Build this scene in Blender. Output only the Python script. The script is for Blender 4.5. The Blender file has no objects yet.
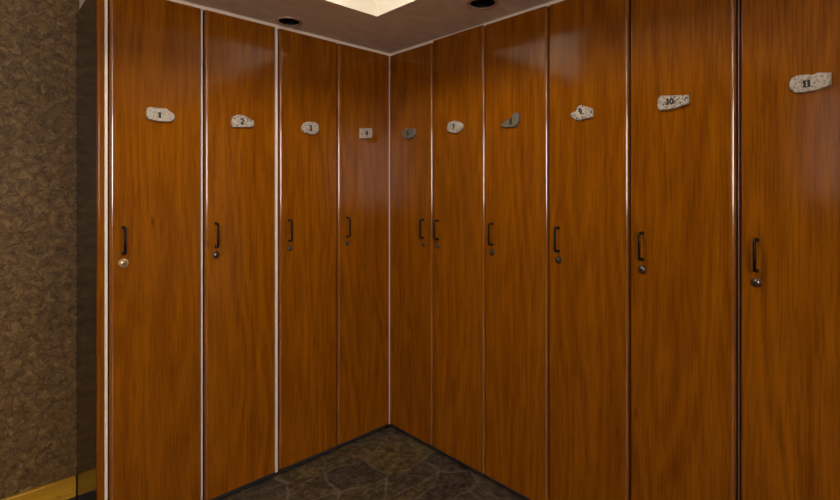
import bpy, bmesh, math, random
from mathutils import Vector, Matrix
random.seed(4)
S = bpy.context.scene
COL = S.collection
PI = math.pi

# ------------------------------------------------------------------ camera
F = 484.0
HOR = 192.0
CAM = Vector((-2.03, -2.435, 1.53))
FW = Vector((0.687, 0.7267, 0)).normalized()
RT = Vector((FW.y, -FW.x, 0))
cd = bpy.data.cameras.new('camera')
cam = bpy.data.objects.new('camera', cd)
COL.objects.link(cam)
cam.location = CAM
cam.rotation_euler = (PI/2, 0, -math.atan2(FW.x, FW.y))
cd.sensor_width = 36
cd.lens = F/840*36
cd.shift_y = -(250-HOR)/840
cd.clip_start = 0.02
S.camera = cam

def ray(px, py):
    return FW + RT*((px-420)/F) + Vector((0, 0, (HOR-py)/F))

def on_left(px, py, t=0.0):
    """point of the left locker front (plane y=-t): distance from the corner, height"""
    d = ray(px, py)
    p = CAM + d*((-t-CAM.y)/d.y)
    return -p.x, p.z

def on_right(px, py, t=0.0):
    d = ray(px, py)
    p = CAM + d*((-t-CAM.x)/d.x)
    return -p.y, p.z

# ------------------------------------------------------------------ materials
class NT:
    def __init__(s, name):
        s.m = bpy.data.materials.new(name)
        s.m.use_nodes = True
        s.t = s.m.node_tree
        s.b = s.t.nodes['Principled BSDF']
    def n(s, typ, **kw):
        nd = s.t.nodes.new(typ)
        for k, v in kw.items():
            if k in nd.inputs.keys():
                nd.inputs[k].default_value = v
            else:
                setattr(nd, k, v)
        return nd
    def l(s, a, b):
        s.t.links.new(a, b)
    def coords(s, scale=(1, 1, 1), rnd=0.0):
        tc = s.n('ShaderNodeTexCoord')
        mp = s.n('ShaderNodeMapping')
        mp.inputs['Scale'].default_value = scale
        if rnd:
            oi = s.n('ShaderNodeObjectInfo')
            mu = s.n('ShaderNodeVectorMath', operation='MULTIPLY_ADD')
            co = s.n('ShaderNodeCombineXYZ')
            for i in range(3):
                s.l(oi.outputs['Random'], co.inputs[i])
            s.l(co.outputs[0], mu.inputs[0])
            mu.inputs[1].default_value = (rnd, rnd*.37, rnd*.71)
            s.l(tc.outputs['Object'], mu.inputs[2])
            s.l(mu.outputs[0], mp.inputs['Vector'])
        else:
            s.l(tc.outputs['Object'], mp.inputs['Vector'])
        return mp.outputs[0]
    def ramp(s, fac, stops):
        r = s.n('ShaderNodeValToRGB')
        el = r.color_ramp.elements
        while len(el) < len(stops):
            el.new(0.5)
        for e, (p, c) in zip(el, stops):
            e.position = p
            e.color = (*c, 1)
        s.l(fac, r.inputs[0])
        return r.outputs[0]
    def mix(s, fac, a, b, mode='MIX'):
        m = s.n('ShaderNodeMix', data_type='RGBA', blend_type=mode)
        for sock, v in ((m.inputs[0], fac), (m.inputs[6], a), (m.inputs[7], b)):
            if hasattr(v, 'node'):
                s.l(v, sock)
            elif isinstance(v, tuple):
                sock.default_value = (*v, 1)
            else:
                sock.default_value = v
        return m.outputs[2]
    def bump(s, h, strength=0.1, dist=0.002):
        b = s.n('ShaderNodeBump')
        b.inputs['Strength'].default_value = strength
        b.inputs['Distance'].default_value = dist
        s.l(h, b.inputs['Height'])
        s.l(b.outputs[0], s.b.inputs['Normal'])

def plain(name, col, rough=0.5, metal=0.0, spec=0.5):
    k = NT(name)
    k.b.inputs['Base Color'].default_value = (*col, 1)
    k.b.inputs['Roughness'].default_value = rough
    k.b.inputs['Metallic'].default_value = metal
    k.b.inputs['Specular IOR Level'].default_value = spec
    return k.m

def m_wood(name='cherry_wood', coat_ior=1.5, coat=0.5):
    k = NT(name)
    # gently wandering vertical growth rings, closing into cathedral arches
    lo = k.n('ShaderNodeTexNoise', Scale=1.0, Detail=2.0, Roughness=0.5)
    k.l(k.coords((3.4, 3.4, 0.42), 31.0), lo.inputs['Vector'])
    mul = k.n('ShaderNodeMath', operation='MULTIPLY')
    k.l(lo.outputs['Fac'], mul.inputs[0])
    mul.inputs[1].default_value = 85.0
    sn = k.n('ShaderNodeMath', operation='SINE')
    k.l(mul.outputs[0], sn.inputs[0])
    nrm = k.n('ShaderNodeMath', operation='MULTIPLY_ADD')
    k.l(sn.outputs[0], nrm.inputs[0])
    nrm.inputs[1].default_value = 0.5
    nrm.inputs[2].default_value = 0.5
    rings = k.ramp(nrm.outputs[0], [(0.0, (0, 0, 0)), (0.75, (0.75, 0.75, 0.75)), (1.0, (1, 1, 1))])
    fine = k.n('ShaderNodeTexNoise', Scale=1.0, Detail=6.0, Roughness=0.6)
    k.l(k.coords((170, 170, 6.0), 17.0), fine.inputs['Vector'])
    broad = k.n('ShaderNodeTexNoise', Scale=1.0, Detail=2.0)
    k.l(k.coords((16, 16, 0.5), 23.0), broad.inputs['Vector'])
    base = k.ramp(broad.outputs['Fac'], [(0.3, WOOD_D), (0.7, WOOD_L)])
    c1 = k.mix(0.25, base, k.mix(rings, WOOD_DD, WOOD_L))
    pores = k.ramp(fine.outputs['Fac'], [(0.34, (0.42, 0.34, 0.32)), (0.56, (1, 1, 1))])
    c2 = k.mix(0.55, c1, k.mix(1.0, c1, pores, 'MULTIPLY'))
    # a few small dark pin knots
    vo = k.n('ShaderNodeTexVoronoi', Scale=1.0)
    k.l(k.coords((4.2, 4.2, 1.6), 11.0), vo.inputs['Vector'])
    kn = k.ramp(vo.outputs['Distance'], [(0.0, (0.35, 0.3, 0.3)), (0.05, (1, 1, 1))])
    k.l(k.mix(0.8, c2, k.mix(1.0, c2, kn, 'MULTIPLY')), k.b.inputs['Base Color'])
    k.b.inputs['Roughness'].default_value = 0.18
    k.b.inputs['Specular IOR Level'].default_value = 0.16
    k.b.inputs['Coat Weight'].default_value = coat
    k.b.inputs['Coat IOR'].default_value = coat_ior
    k.b.inputs['Coat Roughness'].default_value = 0.11
    k.bump(fine.outputs['Fac'], 0.04, 0.0006)
    return k.m

def m_granite(name, light, dark, rust):
    k = NT(name)
    co = k.coords((1, 1, 1), 7.0)
    vo = k.n('ShaderNodeTexVoronoi', Scale=240.0)
    k.l(co, vo.inputs['Vector'])
    no = k.n('ShaderNodeTexNoise', Scale=120.0, Detail=3.0)
    k.l(co, no.inputs['Vector'])
    sp = k.n('ShaderNodeSeparateColor')
    k.l(vo.outputs['Color'], sp.inputs[0])
    c = k.ramp(sp.outputs[0], [(0.0, dark), (0.20, dark), (0.30, light), (0.75, light), (0.95, rust)])
    c2 = k.mix(0.35, c, k.ramp(no.outputs['Fac'], [(0.35, dark), (0.6, light)]))
    k.l(c2, k.b.inputs['Base Color'])
    k.b.inputs['Roughness'].default_value = 0.75
    k.bump(no.outputs['Fac'], 0.5, 0.003)
    return k.m

def m_flagstone():
    k = NT('flagstone')
    co = k.coords((1, 1, 1))
    wob = k.n('ShaderNodeTexNoise', Scale=3.0, Detail=3.0)
    k.l(co, wob.inputs['Vector'])
    va = k.n('ShaderNodeVectorMath', operation='MULTIPLY_ADD')
    k.l(wob.outputs['Color'], va.inputs[0])
    va.inputs[1].default_value = (0.22, 0.22, 0)
    k.l(co, va.inputs[2])
    mp = k.n('ShaderNodeMapping')
    mp.inputs['Location'].default_value = (0.35, 0.1, 0)
    mp.inputs['Rotation'].default_value = (0, 0, 0.75)
    mp.inputs['Scale'].default_value = (3.2, 5.2, 1)
    k.l(va.outputs[0], mp.inputs['Vector'])
    v1 = k.n('ShaderNodeTexVoronoi', Scale=1.0, voronoi_dimensions='2D')
    v2 = k.n('ShaderNodeTexVoronoi', Scale=1.0, voronoi_dimensions='2D', feature='DISTANCE_TO_EDGE')
    k.l(mp.outputs[0], v1.inputs['Vector'])
    k.l(mp.outputs[0], v2.inputs['Vector'])
    sp = k.n('ShaderNodeSeparateColor')
    k.l(v1.outputs['Color'], sp.inputs[0])
    stone = k.ramp(sp.outputs[0], [(0.0, (0.042, 0.033, 0.025)), (0.35, (0.066, 0.050, 0.032)), (0.6, (0.086, 0.064, 0.027)),
                                   (0.82, (0.055, 0.043, 0.036)), (1.0, (0.14, 0.092, 0.030))])
    mott = k.n('ShaderNodeTexNoise', Scale=26.0, Detail=9.0, Roughness=0.78)
    k.l(co, mott.inputs['Vector'])
    stone2 = k.mix(1.0, stone, k.ramp(mott.outputs['Fac'], [(0.36, (0.22, 0.22, 0.23)), (0.5, (1, 1, 1)), (0.64, (2.2, 2.15, 1.95))]), 'MULTIPLY')
    edge = k.ramp(v2.outputs['Distance'], [(0.0, (1, 1, 1)), (0.018, (0.8, 0.8, 0.8)), (0.042, (0, 0, 0))])
    no = k.n('ShaderNodeTexNoise', Scale=14.0, Detail=3.0)
    k.l(co, no.inputs['Vector'])
    wear = k.ramp(no.outputs['Fac'], [(0.35, (0.15, 0.15, 0.15)), (0.65, (0.9, 0.9, 0.9))])
    ef = k.mix(1.0, edge, wear, 'MULTIPLY')
    k.l(k.mix(ef, stone2, (0.155, 0.132, 0.10)), k.b.inputs['Base Color'])
    k.b.inputs['Roughness'].default_value = 0.5
    h = k.mix(0.5, mott.outputs['Fac'], v2.outputs['Distance'])
    k.bump(h, 0.5, 0.01)
    return k.m

def m_wallpaper():
    k = NT('crackled_wallpaper')
    co = k.coords((1, 1, 1))
    wob = k.n('ShaderNodeTexNoise', Scale=14.0, Detail=5.0, Roughness=0.65)
    k.l(co, wob.inputs['Vector'])
    va = k.n('ShaderNodeVectorMath', operation='MULTIPLY_ADD')
    k.l(wob.outputs['Color'], va.inputs[0])
    va.inputs[1].default_value = (0.13, 0.13, 0.13)
    k.l(co, va.inputs[2])
    v = k.n('ShaderNodeTexVoronoi', Scale=17.0, feature='DISTANCE_TO_EDGE')
    k.l(va.outputs[0], v.inputs['Vector'])
    v3 = k.n('ShaderNodeTexVoronoi', Scale=38.0, feature='DISTANCE_TO_EDGE')
    k.l(va.outputs[0], v3.inputs['Vector'])
    no = k.n('ShaderNodeTexNoise', Scale=30.0, Detail=8.0, Roughness=0.7)
    k.l(va.outputs[0], no.inputs['Vector'])
    base = k.ramp(no.outputs['Fac'], [(0.3, (0.066, 0.034, 0.010)), (0.5, (0.150, 0.089, 0.030)), (0.70, (0.30, 0.195, 0.076))])
    e1 = k.ramp(v.outputs['Distance'], [(0.0, (0.55, 0.50, 0.46)), (0.10, (1, 1, 1))])
    e2 = k.ramp(v3.outputs['Distance'], [(0.0, (0.74, 0.70, 0.66)), (0.10, (1, 1, 1))])
    c = k.mix(1.0, k.mix(1.0, base, e1, 'MULTIPLY'), e2, 'MULTIPLY')
    k.l(c, k.b.inputs['Base Color'])
    k.b.inputs['Roughness'].default_value = 0.5
    k.b.inputs['Specular IOR Level'].default_value = 0.3
    k.bump(v.outputs['Distance'], 0.3, 0.006)
    return k.m

def m_plaster(name, a, b, rough=0.8):
    k = NT(name)
    no = k.n('ShaderNodeTexNoise', Scale=7.0, Detail=7.0, Roughness=0.65)
    k.l(k.coords((1, 2.2, 1)), no.inputs['Vector'])
    k.l(k.ramp(no.outputs['Fac'], [(0.3, a), (0.7, b)]), k.b.inputs['Base Color'])
    k.b.inputs['Roughness'].default_value = rough
    n2 = k.n('ShaderNodeTexNoise', Scale=90.0, Detail=4.0)
    k.l(k.coords(), n2.inputs['Vector'])
    k.bump(n2.outputs['Fac'], 0.3, 0.003)
    return k.m

def m_pine():
    k = NT('yellow_pine')
    no = k.n('ShaderNodeTexNoise', Scale=1.0, Detail=4.0)
    k.l(k.coords((2.0, 60, 60)), no.inputs['Vector'])
    c = k.ramp(no.outputs['Fac'], [(0.3, (0.40, 0.205, 0.010)), (0.7, (0.56, 0.31, 0.018))])
    vo = k.n('ShaderNodeTexVoronoi', Scale=1.0)
    k.l(k.coords((7, 14, 14)), vo.inputs['Vector'])
    kn = k.ramp(vo.outputs['Distance'], [(0.0, (0.25, 0.15, 0.1)), (0.13, (1, 1, 1))])
    k.l(k.mix(1.0, c, kn, 'MULTIPLY'), k.b.inputs['Base Color'])
    k.b.inputs['Roughness'].default_value = 0.4
    return k.m

def m_lamp(name, col, strength):
    k = NT(name)
    k.b.inputs['Base Color'].default_value = (0.9, 0.9, 0.9, 1)
    k.b.inputs['Emission Color'].default_value = (*col, 1)
    k.b.inputs['Emission Strength'].default_value = strength
    return k.m

WOOD_D = (0.236, 0.069, 0.0010)
WOOD_L = (0.308, 0.102, 0.0020)
WOOD_DD = (0.120, 0.030, 0.0008)
M = dict(
    wood=m_wood(),
    edge=m_wood('glossy_door_edge', 2.1, 1.0),
    laminate=plain('dark_laminate', (0.020, 0.012, 0.005), 0.16, 0, 0.6),
    carcass=plain('carcass_board', (0.10, 0.035, 0.006), 0.6),
    plinth=plain('black_plinth', (0.035, 0.034, 0.038), 0.5),
    strip=plain('white_edge_strip', (0.90, 0.83, 0.74), 0.3),
    rosystrip=plain('pale_rosy_strip', (0.78, 0.58, 0.48), 0.35),
    metalstrip=plain('rosy_metal_strip', (0.42, 0.27, 0.22), 0.35, 0.6),
    bronze=plain('black_bronze', (0.005, 0.004, 0.004), 0.3, 0.0, 0.22),
    chrome=plain('dark_chrome', (0.24, 0.22, 0.21), 0.28, 1.0),
    brass=plain('pale_brass', (0.62, 0.46, 0.24), 0.3, 0.9),
    ivory=plain('pale_lock_rim', (0.60, 0.45, 0.27), 0.4, 0.3),
    ink=plain('black_ink', (0.012, 0.011, 0.012), 0.6),
    granite=m_granite('pale_granite', (0.54, 0.495, 0.43), (0.17, 0.155, 0.13), (0.50, 0.42, 0.33)),
    speckle=m_granite('speckled_granite', (0.58, 0.545, 0.48), (0.035, 0.032, 0.030), (0.40, 0.31, 0.22)),
    greystone=m_granite('grey_green_stone', (0.165, 0.155, 0.12), (0.05, 0.05, 0.045), (0.24, 0.18, 0.11)),
    floor=m_flagstone(),
    paper=m_wallpaper(),
    soffit=m_plaster('troweled_plaster', (0.74, 0.68, 0.61), (0.94, 0.89, 0.82)),  # plaster made paler than the upstand to lift the shaded underside
    cream=m_plaster('cream_paint', (0.68, 0.645, 0.55), (0.72, 0.685, 0.59)),
    white=m_plaster('ceiling_paint', (0.74, 0.70, 0.62), (0.78, 0.74, 0.66)),
    trim=plain('cream_trim', (0.93, 0.85, 0.73), 0.4),
    pine=m_pine(),
    ring=plain('bronze_ring', (0.55, 0.44, 0.33), 0.4, 0.2),
    can=plain('black_can', (0.008, 0.007, 0.006), 0.5),
    bulb=plain('unlit_bulb', (0.05, 0.05, 0.05), 0.1),
    lampframe=plain('white_metal', (0.75, 0.75, 0.72), 0.4),
    lamp=m_lamp('lamp_diffuser', (1.0, 0.86, 0.70), 27.5),
    daylight=m_lamp('daylight_pane', (1.0, 0.85, 0.79), 18.5),
    shadepane=m_lamp('dim_daylight_pane', (1.0, 0.86, 0.82), 0.7),
    lamp2=m_lamp('rear_lamp_diffuser', (1.0, 0.85, 0.66), 8.0),
)

# ------------------------------------------------------------------ mesh helpers
def obj(name, bm, mat, parent=None, loc=(0, 0, 0), smooth=None):
    me = bpy.data.meshes.new(name)
    bmesh.ops.recalc_face_normals(bm, faces=bm.faces[:])
    bm.to_mesh(me)
    bm.free()
    for m in (mat if isinstance(mat, (list, tuple)) else [mat]):
        me.materials.append(m)
    if smooth is not None:
        me.polygons.foreach_set('use_smooth', [True]*len(me.polygons))
        me.set_sharp_from_angle(angle=math.radians(smooth))
    o = bpy.data.objects.new(name, me)
    COL.objects.link(o)
    o.location = loc
    if parent:
        o.parent = parent
    return o

def box(bm, a, b, mi=0):
    x0, y0, z0 = a
    x1, y1, z1 = b
    v = [bm.verts.new(p) for p in ((x0, y0, z0), (x1, y0, z0), (x1, y1, z0), (x0, y1, z0),
                                   (x0, y0, z1), (x1, y0, z1), (x1, y1, z1), (x0, y1, z1))]
    for f in ((3, 2, 1, 0), (4, 5, 6, 7), (0, 1, 5, 4), (1, 2, 6, 5), (2, 3, 7, 6), (3, 0, 4, 7)):
        bm.faces.new([v[i] for i in f]).material_index = mi

def prism_z(bm, prof, z0, z1, mi=0):
    """closed xy profile swept along z"""
    a = [bm.verts.new((x, y, z0)) for x, y in prof]
    b = [bm.verts.new((x, y, z1)) for x, y in prof]
    n = len(prof)
    for i in range(n):
        bm.faces.new((a[i], a[(i+1) % n], b[(i+1) % n], b[i])).material_index = mi
    bm.faces.new(a[::-1]).material_index = mi
    bm.faces.new(b).material_index = mi

def rounded_front(x0, x1, y0, y1, r, seg=7, rl=None, rr=None):
    """board profile whose two front (y0) corners are rounded"""
    rl = rl or r
    rr = rr or r
    p = []
    for i in range(seg+1):
        a = PI + (PI/2)*i/seg
        p.append((x0+rl+rl*math.cos(a), y0+rl+rl*math.sin(a)))
    p.append((x0+rl+.0004, y0))
    p.append((x1-rr-.0004, y0))
    for i in range(seg+1):
        a = 1.5*PI + (PI/2)*i/seg
        p.append((x1-rr+rr*math.cos(a), y0+rr+rr*math.sin(a)))
    p.append((x1, y1))
    p.append((x0, y1))
    return p

def lathe_y(bm, prof, cx, cz, seg=28, y0=0.0, mis=None):
    """rings (radius, depth along -y) round an axis that points out of the door"""
    rings = []
    for r, d in prof:
        if r < 1e-6:
            rings.append([bm.verts.new((cx, y0-d, cz))])
        else:
            rings.append([bm.verts.new((cx+r*math.cos(2*PI*i/seg), y0-d, cz+r*math.sin(2*PI*i/seg))) for i in range(seg)])
    for j in range(len(rings)-1):
        A, B = rings[j], rings[j+1]
        mi = mis[j] if mis else 0
        for i in range(seg):
            k = (i+1) % seg
            if len(B) == 1:
                f = bm.faces.new((A[i], A[k], B[0]))
            elif len(A) == 1:
                f = bm.faces.new((A[0], B[k], B[i]))
            else:
                f = bm.faces.new((A[i], A[k], B[k], B[i]))
            f.material_index = mi
    return rings

def lathe_z(bm, prof, seg=40):
    rings = []
    for r, z in prof:
        if r < 1e-6:
            rings.append([bm.verts.new((0, 0, z))])
        else:
            rings.append([bm.verts.new((r*math.cos(2*PI*i/seg), r*math.sin(2*PI*i/seg), z)) for i in range(seg)])
    for A, B in zip(rings, rings[1:]):
        for i in range(seg):
            k = (i+1) % seg
            if len(B) == 1:
                bm.faces.new((A[i], A[k], B[0]))
            elif len(A) == 1:
                bm.faces.new((A[0], B[k], B[i]))
            else:
                bm.faces.new((A[i], A[k], B[k], B[i]))

def tube(bm, pts, r, seg=10):
    pts = [Vector(p) for p in pts]
    prev = None
    for i, p in enumerate(pts):
        t = (pts[min(i+1, len(pts)-1)]-pts[max(i-1, 0)]).normalized()
        u = Vector((1, 0, 0))
        w = t.cross(u).normalized()
        u = w.cross(t).normalized()
        ring = [bm.verts.new(p+u*(r*math.cos(2*PI*k/seg))+w*(r*math.sin(2*PI*k/seg))) for k in range(seg)]
        if prev:
            for k in range(seg):
                bm.faces.new((prev[k], prev[(k+1) % seg], ring[(k+1) % seg], ring[k]))
        else:
            bm.faces.new(ring[::-1])
        prev = ring
    bm.faces.new(prev)

def thing(name, label, cat, loc, rotz=0.0, group=None):
    o = bpy.data.objects.new(name, None)
    o.empty_display_size = 0.1
    COL.objects.link(o)
    o.location = loc
    o.rotation_euler = (0, 0, rotz)
    o['label'] = label
    o['category'] = cat
    if group:
        o['group'] = group
    return o

def struct(name, bm, mat, label, smooth=None):
    o = obj(name, bm, mat, smooth=smooth)
    o['kind'] = 'structure'
    o['label'] = label
    o['category'] = name.split('_')[0]
    return o

# ------------------------------------------------------------------ numerals (serif, drawn as outlines in a 1-high box)
def arc(cx, cy, rx, ry, a0, a1, n=10):
    return [(cx+rx*math.cos(math.radians(a0+(a1-a0)*i/n)), cy+ry*math.sin(math.radians(a0+(a1-a0)*i/n))) for i in range(n+1)]

# each numeral: list of strokes (points, half-width)
DIG = {
    '1': (0.52, [([(0.28, 0.03), (0.28, 0.97)], .13), ([(0.05, 0.05), (0.50, 0.05)], .045), ([(0.06, 0.80), (0.27, 0.92)], .06)]),
    '2': (0.62, [(arc(.30, .70, .22, .24, 165, -35)+[(.06, .07)], .085), ([(.06, .07), (.58, .07)], .085)]),
    '3': (0.62, [(arc(.28, .74, .20, .20, 150, -80)+arc(.28, .28, .24, .25, 75, -150), .085)]),
    '4': (0.64, [([(.44, .03), (.44, .95), (.05, .32), (.62, .32)], .085)]),
    '6': (0.62, [(arc(.34, .60, .28, .36, 75, 180)+arc(.31, .28, .23, .24, 180, -180, 18), .085)]),
    '7': (0.60, [([(.04, .90), (.54, .90), (.22, .03)], .09)]),
    '8': (0.62, [(arc(.31, .73, .18, .20, 0, 360, 18), .085), (arc(.31, .27, .23, .23, 0, 360, 18), .085)]),
    '9': (0.62, [(arc(.28, .68, .22, .26, 0, 360, 18)+arc(.22, .42, .28, .36, 30, -80), .085)]),
    '0': (0.66, [(arc(.32, .5, .22, .42, 0, 360, 22), .10)]),
}

def numerals(bm, text, cx, cz, h, y, mi):
    wid = sum(DIG[c][0] for c in text)
    x = cx-wid*h/2
    lay = 0
    for c in text:
        w, strokes = DIG[c]
        for pts, hw in strokes:
            for (ax, az), (bx, bz) in zip(pts, pts[1:]):
                d = Vector((bx-ax, bz-az))
                if d.length < 1e-5:
                    continue
                d.normalize()
                n = Vector((-d.y, d.x))*hw*(1.25 if len(text) > 1 else 1.5)
                e = d*hw*0.5
                q = [(ax-e.x+n.x, az-e.y+n.y), (bx+e.x+n.x, bz+e.y+n.y), (bx+e.x-n.x, bz+e.y-n.y), (ax-e.x-n.x, az-e.y-n.y)]
                yy = y-0.0006-0.00002*(lay % 9)
                lay += 1
                f = [bm.verts.new((x+px*h, yy, cz-h/2+pz*h)) for px, pz in q]
                b = [bm.verts.new((v.co.x, y+0.0004, v.co.z)) for v in f]
                bm.faces.new(f).material_index = mi
                for i in range(4):
                    bm.faces.new((f[i], f[(i+1) % 4], b[(i+1) % 4], b[i])).material_index = mi
        x += w*h

def plate_mesh(outline, cx, cz, thick, text, tx, tz, th):
    """chipped stone slab: irregular outline, worn front edge, numeral on its face (door-local metres, relative to cx, cz)"""
    bm = bmesh.new()
    pts = []
    n = len(outline)
    for i in range(n):                          # break the straight runs so the rim looks chipped
        a, b = Vector(outline[i]), Vector(outline[(i+1) % n])
        pts.append(a)
        m = (a+b)/2
        nn = Vector((-(b-a).y, (b-a).x)).normalized()
        pts.append(m+nn*random.uniform(-.0012, .0012))
    c = sum(pts, Vector((0, 0)))/len(pts)
    layers = []
    for d, s in ((0.0, 1.0), (thick*.55, 1.0), (thick*.85, .965), (thick, .90)):
        layers.append([bm.verts.new((c.x+(p.x-c.x)*s-cx, -d, c.y+(p.y-c.y)*s-cz)) for p in pts])
    k = len(pts)
    for A, B in zip(layers, layers[1:]):
        for i in range(k):
            bm.faces.new((A[i], A[(i+1) % k], B[(i+1) % k], B[i]))
    bm.faces.new(layers[-1])
    bm.faces.new(layers[0][::-1])
    bmesh.ops.recalc_face_normals(bm, faces=bm.faces[:])
    numerals(bm, text, tx-cx, tz-cz, th, -thick, 1)
    return bm

# ------------------------------------------------------------------ lockers
ZF = -.016
Z_BOT, Z_TOP, Z_CEIL = 0.02, 2.419, 2.436
DEPTH = 0.50
HANDLE = {'L': (1.380, 1.256, 1.219), 'R': (1.368, 1.248, 1.212)}   # top, bottom, lock height

def zoomed(x0, y0, pts, k=12.0):
    return [(x0+a/k, y0+b/k) for a, b in pts]

P = {
 '1': zoomed(130, 90, [(190,270),(205,215),(240,200),(330,215),(440,220),(490,260),(530,290),(540,330),(520,370),(470,385),(370,380),(280,365),(215,345),(195,310)]),
 '2': zoomed(210, 100, [(255,265),(270,205),(320,180),(390,180),(450,205),(490,235),(525,245),(535,290),(515,325),(400,328),(275,325),(262,295)]),
 '3': zoomed(280, 105, [(262,265),(290,215),(340,200),(420,205),(465,235),(470,300),(450,335),(410,352),(340,345),(290,330),(268,300)]),
 '4': zoomed(340, 110, [(242,220),(385,220),(388,300),(382,338),(300,342),(242,338)]),
 '6': zoomed(380, 110, [(262,270),(300,220),(420,220),(425,290),(400,330),(350,350),(290,340),(265,310)]),
 '7': zoomed(425, 105, [(260,270),(285,205),(350,190),(410,200),(455,240),(450,275),(425,310),(375,345),(320,335),(265,318)]),
 '8': zoomed(480, 100, [(245,310),(295,255),(350,225),(385,205),(390,170),(430,150),(475,160),(470,235),(450,290),(415,325),(340,330),(270,332)]),
 '9': zoomed(550, 95, [(240,240),(265,205),(315,190),(325,145),(365,120),(430,140),(495,155),(515,205),(510,265),(460,280),(400,290),(345,308),(300,295),(260,265)]),
 '10': zoomed(640, 80, [(205,300),(220,205),(250,185),(380,185),(500,180),(575,175),(590,220),(580,285),(500,315),(420,345),(320,360),(240,370),(210,345)]),
 '11': zoomed(770, 60, [(225,280),(250,220),(310,190),(420,175),(520,175),(570,150),(650,145),(735,150),(735,290),(680,320),(560,365),(420,390),(290,395),(245,350)]),
}
N = {'1': (159.8, 115, 4.8), '2': (242.5, 121.2, 5), '3': (310.6, 127.9, 4.6), '4': (366.7, 132.9, 4.4), '6': (407.9, 133.3, 4.4),
     '7': (453.2, 126.7, 4.6), '8': (510.6, 121.5, 4.8), '9': (580.4, 111.4, 5), '10': (669.8, 101.4, 6.2), '11': (806.5, 83.6, 6.6)}

# number, bank, cabinet span (s0,s1), door span, handle s, strip span, top, stone, lock, labels
ROWS = [
 ('1', 'L', (1.616, 1.1895), (1.569, 1.1905), 1.517, (1.587, 1.5755), Z_TOP, 'granite', 'pale',
  'tall cherry wood locker with long oval stone plate 1, beside the brown wallpaper', 'long oval pale stone plate'),
 ('2', 'L', (1.1895, .8045), (1.170, .8050), 1.118, (1.186, 1.1805), Z_TOP, 'speckle', 'dark',
  'tall cherry wood locker with humped speckled stone plate 2, second from the wallpaper', 'humped speckled stone plate'),
 ('3', 'L', (.8045, .4065), (.777, .411), .720, (.7995, .787), Z_TOP, 'granite', 'chrome',
  'tall cherry wood locker with small round pale plate 3, third from the wallpaper wall', 'small rounded pale stone plate'),
 ('4', 'L', (.4065, .003), (.400, .0055), .336, None, Z_TOP, 'granite', 'chrome',
  'cherry wood locker with square cut stone plate 4, immediately left of the inside corner', 'small square-cut stone plate'),
 ('6', 'R', (.003, .3935), (.0015, .389), .318, None, Z_TOP-.001, 'greystone', 'chrome',
  'cherry wood locker with dull grey plate and right hand handle, right of the corner', 'dull grey rounded stone plate'),
 ('7', 'R', (.3935, .791), (.398, .787), .440, None, Z_TOP+.008, 'speckle', 'chrome',
  'cherry wood locker with rounded pale speckled plate 7, second locker right of the corner', 'rounded pale speckled stone plate'),
 ('8', 'R', (.791, 1.1775), (.795, 1.172), .842, None, Z_TOP+.002, 'greystone', 'dark',
  'cherry wood locker with boot shaped dark grey green stone plate 8', 'boot-shaped grey green stone plate'),
 ('9', 'R', (1.1775, 1.565), (1.183, 1.5594), 1.232, None, Z_TOP, 'speckle', 'dark',
  'cherry wood locker with lumpy pale plate 9 whose numeral sits off centre at left', 'lumpy pale stone plate'),
 ('10', 'R', (1.565, 1.953), (1.570, 1.9476), 1.617, None, Z_TOP, 'speckle', 'dark',
  'wide looking cherry wood locker with black and white speckled plate 10', 'black and white speckled stone plate'),
 ('11', 'R', (1.953, 2.355), (1.965, 2.347), 2.011, (1.9545, 1.9572), Z_TOP, 'granite', 'dark',
  'nearest cherry wood locker with large tilted pale plate 11, at the right end', 'large tilted pale stone plate'),
]

def lx(bank, s, s0):
    return (s0-s) if bank == 'L' else (s-s0)

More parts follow.
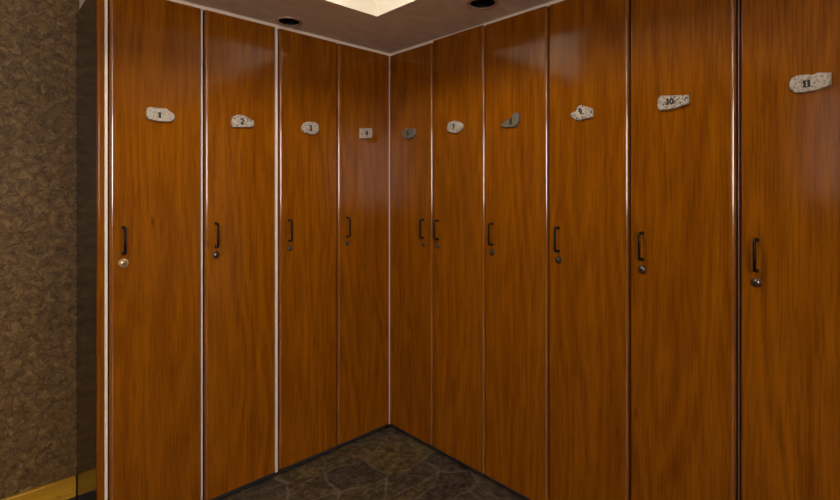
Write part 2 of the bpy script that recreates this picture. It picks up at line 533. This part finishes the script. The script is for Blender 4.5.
for num, bank, (a, b), (da, db), hs, st, top, stone, lock, label, plabel in ROWS:
    loc = (-a, 0, 0) if bank == 'L' else (0, -a, 0)
    root = thing('locker', label, 'locker', loc, 0 if bank == 'L' else -PI/2, 'numbered cherry wood lockers')
    W = abs(b-a)
    X = lambda s: lx(bank, s, a)
    # carcass
    bm = bmesh.new()
    e = 0.024 if num == '1' else 0.0
    yb = 0.024
    zt = 2.417
    box(bm, (e, yb, .05), (e+.016, DEPTH, zt))
    box(bm, (W-.016, yb, .05), (W-.0005, DEPTH, zt))
    box(bm, (e+.016, DEPTH-.008, .05), (W-.016, DEPTH, zt))
    box(bm, (e+.016, yb, .05), (W-.016, DEPTH-.008, .066))
    box(bm, (e+.016, yb, zt-.016), (W-.016, DEPTH-.008, zt))
    box(bm, (e+.016, yb+.02, 1.80), (W-.016, DEPTH-.008, 1.816))
    obj('body', bm, M['carcass'], root)
    bm = bmesh.new()
    box(bm, (e, .030, ZF), (W-.0005, .048, .049))
    pl = obj('plinth', bm, M['plinth'], root)
    pl['label'] = 'black recessed plinth'
    if num == '1':
        bm = bmesh.new()
        prism_z(bm, rounded_front(0.0005, .0280, -.001, .10, .011, 7, .011, .003), ZF, Z_TOP, 0)
        sp = obj('end_panel', bm, M['wood'], root, smooth=30)
        sp['label'] = 'rounded wood edge of the end panel'
        bm = bmesh.new()
        box(bm, (0, .012, ZF), (.0225, DEPTH+.004, Z_TOP))
        sl = obj('side_facing', bm, M['laminate'], root)
        sl['label'] = 'dark glossy side of the locker row'
    if num == '11':
        bm = bmesh.new()
        box(bm, (W-.0004, .0, ZF), (W+.018, DEPTH, Z_TOP))
        obj('end_panel', bm, M['wood'], root)
    if st:
        bm = bmesh.new()
        x0, x1 = sorted((X(st[0]), X(st[1])))
        prism_z(bm, rounded_front(x0, x1, .003, .0235, .0015, 3), .012, Z_TOP)
        so = obj('edge_strip', bm, M['metalstrip' if num == '11' else 'strip'], root, smooth=30)
        so['label'] = 'slim rosy metal edge strip' if num == '11' else 'white edge strip'
    if num == '4':
        bm = bmesh.new()
        prism_z(bm, rounded_front(W-.0024, W+.0026, -.0030, .0235, .0016, 3), .012, Z_TOP)
        so = obj('corner_strip', bm, M['rosystrip'], root, smooth=30)
        so['label'] = 'slim rosy metal corner strip'
    # door, its local origin at its lower hinge-side corner
    x0, x1 = sorted((X(da), X(db)))
    dw = x1-x0
    bm = bmesh.new()
    prism_z(bm, rounded_front(0, dw, 0, .022, .015, 9, *((.015, .004) if bank == 'L' else (.004, .015))), Z_BOT, top)
    bmesh.ops.recalc_face_normals(bm, faces=bm.faces[:])
    for f in bm.faces:
        if abs(f.normal.x) > .05 and f.normal.y < -.02:
            f.material_index = 1
    door = obj('door', bm, [M['wood'], M['edge']], root, (x0, 0, 0), smooth=30)
    hx = X(hs)-x0
    H_TOP, H_BOT, Z_LOCK = HANDLE[bank]
    # bow handle
    bm = bmesh.new()
    pr = .030
    r = .0054
    pts = [(hx, .001, H_TOP-r), (hx, -pr+.010, H_TOP-r), (hx, -pr+.003, H_TOP-r-.003), (hx, -pr, H_TOP-r-.010),
           (hx, -pr, H_BOT+r+.010), (hx, -pr+.003, H_BOT+r+.003), (hx, -pr+.010, H_BOT+r), (hx, .001, H_BOT+r)]
    tube(bm, pts, r)
    for z in (H_TOP-r, H_BOT+r):
        lathe_y(bm, [(.0075, 0), (.0075, .003), (.0055, .005)], hx, z, 14)
    ho = obj('handle', bm, M['bronze'], door, smooth=50)
    ho['label'] = 'black bow handle'
    # cam lock: rim, domed barrel, key slot
    bm = bmesh.new()
    rr = .0195 if lock == 'pale' else (.0165 if lock == 'dark' else .0135)
    lathe_y(bm, [(rr, 0), (rr, .004), (rr*.90, .0065), (rr*.66, .0070), (rr*.62, .0050), (rr*.60, .0085), (rr*.40, .0105), (0, .0112)],
            0, 0, 28, 0, [0, 0, 0, 2, 2, 1, 1])
    c_, s_ = math.cos(.6), math.sin(.6)
    hl, hw = rr*.36, .0011
    q = [(-hl, -hw), (hl, -hw), (hl, hw), (-hl, hw)]
    for yy in (-.0116,):
        f = [bm.verts.new((u*c_-v*s_, yy, u*s_+v*c_)) for u, v in q]
        g = [bm.verts.new((v.co.x, -.008, v.co.z)) for v in f]
        bm.faces.new(f).material_index = 2
        for i in range(4):
            bm.faces.new((f[i], f[(i+1) % 4], g[(i+1) % 4], g[i])).material_index = 2
    mats = {'pale': [M['ivory'], M['brass'], M['ink']], 'dark': [M['chrome'], M['chrome'], M['ink']],
            'chrome': [M['chrome'], M['chrome'], M['ink']]}[lock]
    lo = obj('lock', bm, mats, door, (hx, 0, Z_LOCK), smooth=40)
    lo['label'] = {'pale': 'pale brass cam lock', 'dark': 'dark chrome cam lock', 'chrome': 'small chrome cam lock'}[lock]
    # stone number plate
    th = .012
    fn = on_left if bank == 'L' else on_right
    ol = []
    for px, py in P[num]:
        s, z = fn(px, py, th*.7)
        ol.append((X(s)-x0, z))
    nx, ny, nh = N[num]
    s, tz = fn(nx, ny, th)
    _, z2 = fn(nx, ny-nh, th)
    cx = sum(p[0] for p in ol)/len(ol)
    cz = sum(p[1] for p in ol)/len(ol)
    po = obj('number_plate', plate_mesh(ol, cx, cz, th, num, X(s)-x0, tz, (z2-tz)*(1.0 if len(num) > 1 else 1.12)), [M[stone], M['ink']], door, (cx, 0, cz))
    po['label'] = plabel + ' with black numeral ' + num

# ------------------------------------------------------------------ room
XL, YF, YB, XR = -5.2, -5.4, 0.506, 0.506
HC = 3.0
bm = bmesh.new(); box(bm, (XL, YF, -.1), (XR, YB, ZF))
struct('floor', bm, M['floor'], 'dark brown irregular flagstone floor')
bm = bmesh.new(); box(bm, (XL, YB, -.1), (XR+.1, YB+.1, HC))
struct('wall_back', bm, M['paper'], 'brown crackled wallpaper wall left of the lockers')
bm = bmesh.new(); box(bm, (XR, YF, -.1), (XR+.1, YB, HC))
struct('wall_right', bm, M['cream'], 'cream wall behind the right row of lockers')
bm = bmesh.new(); box(bm, (XL-.1, YF, -.1), (XL, YB+.1, HC))
struct('wall_left', bm, M['paper'], 'brown crackled wallpaper wall at the far left')
bm = bmesh.new(); box(bm, (XL-.1, YF-.1, -.1), (XR+.1, YF, HC))
struct('wall_front', bm, M['cream'], 'cream wall behind the viewer')
bm = bmesh.new(); box(bm, (XL-.1, YF-.1, HC), (XR+.1, YB+.1, HC+.1))
struct('ceiling', bm, M['white'], 'pale upper ceiling')
# lowered soffit over both rows: pale troweled underside, browned only by shade, cream upstand
SX, SY, SE = -.475, -.466, -1.603
DLS = [(-.769, -.089, .058), (-.217, -.955, .064)]
bm = bmesh.new()
t = .004
def hole_plate(bm, x0, y0, x1, y1, holes, z, mi):
    """flat rectangle with round holes, as a fan-split grid of cells"""
    cells = []
    bx = bmesh.new()
    edges = []
    def loop(pts):
        vs = [bx.verts.new((x, y, z)) for x, y in pts]
        for i in range(len(vs)):
            edges.append(bx.edges.new((vs[i], vs[(i+1) % len(vs)])))
    loop([(x0, y0), (x1, y0), (x1, y1), (x0, y1)])
    for hx, hy, hr in holes:
        loop([(hx+hr*math.cos(2*PI*i/40), hy+hr*math.sin(2*PI*i/40)) for i in range(40)])
    bmesh.ops.triangle_fill(bx, edges=edges, use_beauty=True, normal=(0, 0, -1))
    mp = {}
    for v in bx.verts:
        mp[v] = bm.verts.new(v.co)
    for f in bx.faces:
        if f.calc_area() > 1e-9:
            bm.faces.new([mp[v] for v in f.verts]).material_index = mi
    bx.free()
hole_plate(bm, SE, SY, SX, YB, [DLS[0]], Z_CEIL, 0)
hole_plate(bm, SX, YF, XR, YB, [DLS[1]], Z_CEIL, 0)
def quad(bm, pts, mi):
    bm.faces.new([bm.verts.new(p) for p in pts]).material_index = mi
quad(bm, [(SE, SY, Z_CEIL), (SX, SY, Z_CEIL), (SX, SY, HC), (SE, SY, HC)], 1)
quad(bm, [(SX, SY, Z_CEIL), (SX, YF, Z_CEIL), (SX, YF, HC), (SX, SY, HC)], 1)
quad(bm, [(SE, YB, Z_CEIL), (SE, SY, Z_CEIL), (SE, SY, HC), (SE, YB, HC)], 1)
struct('ceiling_soffit', bm, [M['soffit'], M['cream']], 'lowered pale plaster soffit above the lockers with cream upstand')
# slim cream trim where the doors meet the soffit
bm = bmesh.new(); box(bm, (SE, .004, Z_TOP+.0005), (.006, .02, Z_CEIL))
struct('trim_1', bm, M['trim'], 'slim cream strip above the left row of lockers')
bm = bmesh.new(); box(bm, (.006, -2.37, Z_TOP+.0005), (.022, .004, Z_CEIL))
struct('trim_2', bm, M['trim'], 'slim cream strip above the right row of lockers')
bm = bmesh.new(); box(bm, (XL, YB-.018, 0.018), (-1.62, YB, .117))
bmesh.ops.bevel(bm, geom=[e for e in bm.edges if all(v.co.z > .1 and v.co.y < YB-.01 for v in e.verts)], offset=.006, segments=3, affect='EDGES')
struct('baseboard_back', bm, M['pine'], 'yellow pine baseboard under the brown wallpaper')
bm = bmesh.new(); box(bm, (XL, YB-.012, ZF), (-1.62, YB, .018))
struct('trim_3', bm, M['plinth'], 'dark joint under the yellow pine baseboard')
bm = bmesh.new(); box(bm, (XL, YF, ZF), (XL+.018, YB-.02, .117))
struct('baseboard_left', bm, M['pine'], 'yellow pine baseboard on the left wall')

# downlights (switched off)
DL = ['round recessed downlight, unlit, above the third locker from the wallpaper', 'round recessed downlight with bronze ring in the soffit above the right row']
for (x, y, r), lab in zip(DLS, DL):
    d = thing('downlight', lab, 'ceiling light', (x, y, Z_CEIL), 0, 'recessed downlights in the soffit')
    bm = bmesh.new()
    lathe_z(bm, [(r*.93, .012), (r*.93, -.001), (r*.98, -.004), (r*1.12, -.006), (r*1.20, -.004), (r*1.22, 0)])
    obj('ring', bm, M['ring'], d, smooth=40)
    bm = bmesh.new()
    lathe_z(bm, [(r*.925, 0.0), (r*.925, .10), (r*.6, .13), (0, .135)])
    obj('can', bm, M['can'], d, smooth=40)
    bm = bmesh.new()
    lathe_z(bm, [(0, .035), (r*.3, .038), (r*.5, .055), (r*.45, .085), (r*.2, .12), (0, .128)])
    obj('bulb', bm, M['bulb'], d, smooth=40)

# ceiling lamps of the room
def lamp(x, y, sx, sy, mat, lab):
    d = thing('ceiling_lamp', lab, 'ceiling light', (x, y, HC), 0)
    bm = bmesh.new()
    w = .03
    for a_, b_ in (((-sx/2-w, -sy/2-w), (sx/2+w, -sy/2)), ((-sx/2-w, sy/2), (sx/2+w, sy/2+w)),
                   ((-sx/2-w, -sy/2), (-sx/2, sy/2)), ((sx/2, -sy/2), (sx/2+w, sy/2))):
        box(bm, (*a_, -.035), (*b_, 0))
    obj('frame', bm, M['lampframe'], d)
    bm = bmesh.new()
    box(bm, (-sx/2, -sy/2, -.028), (sx/2, sy/2, -.004))
    obj('diffuser', bm, mat, d)
lamp(-1.30, -1.10, .56, .56, M['lamp'], 'lit square ceiling lamp in the middle of the upper ceiling')
lamp(-3.6, -3.9, .6, .6, M['lamp2'], 'lit square ceiling lamp at the rear of the room')

def window(name, label, wall, a0, a1, z0, z1, n):
    """framed window on the room side of the front wall (along x) or of the left wall (along y)"""
    fr = .06
    if wall == 'front':
        bx = lambda bm, p0, p1, q0, q1, d0, d1: box(bm, (p0, YF+d0, q0), (p1, YF+d1, q1))
    else:
        bx = lambda bm, p0, p1, q0, q1, d0, d1: box(bm, (XL+d0, p0, q0), (XL+d1, p1, q1))
    bm = bmesh.new()
    bx(bm, a0-fr, a1+fr, z0-fr, z0, 0, .05)
    bx(bm, a0-fr, a1+fr, z1, z1+fr, 0, .05)
    bx(bm, a0-fr, a0, z0, z1, 0, .05)
    bx(bm, a1, a1+fr, z0, z1, 0, .05)
    for i in range(1, n):
        c = a0+(a1-a0)*i/n
        bx(bm, c-.02, c+.02, z0, z1, .006, .045)
    o = struct(name, bm, M['lampframe'], label)
    bm = bmesh.new()
    bx(bm, a0, a1, z0, z1, .001, .005)
    obj('pane', bm, M['daylight' if wall == 'front' else 'shadepane'], o)
window('window_1', 'wide white framed window behind the viewer', 'front', -4.95, -3.3, 1.3, 2.65, 2)
window('window_2', 'wide white framed window in the far left wall', 'left', -2.35, -1.45, 1.5, 2.65, 1)

w = bpy.data.worlds.new('world')
S.world = w
w.use_nodes = True
w.node_tree.nodes['Background'].inputs[0].default_value = (0.01, 0.01, 0.01, 1)

vs = S.view_settings
vs.view_transform = 'Standard'
vs.look = 'None'
vs.exposure = -0.04
vs.gamma = 1.0
vs.use_curve_mapping = False
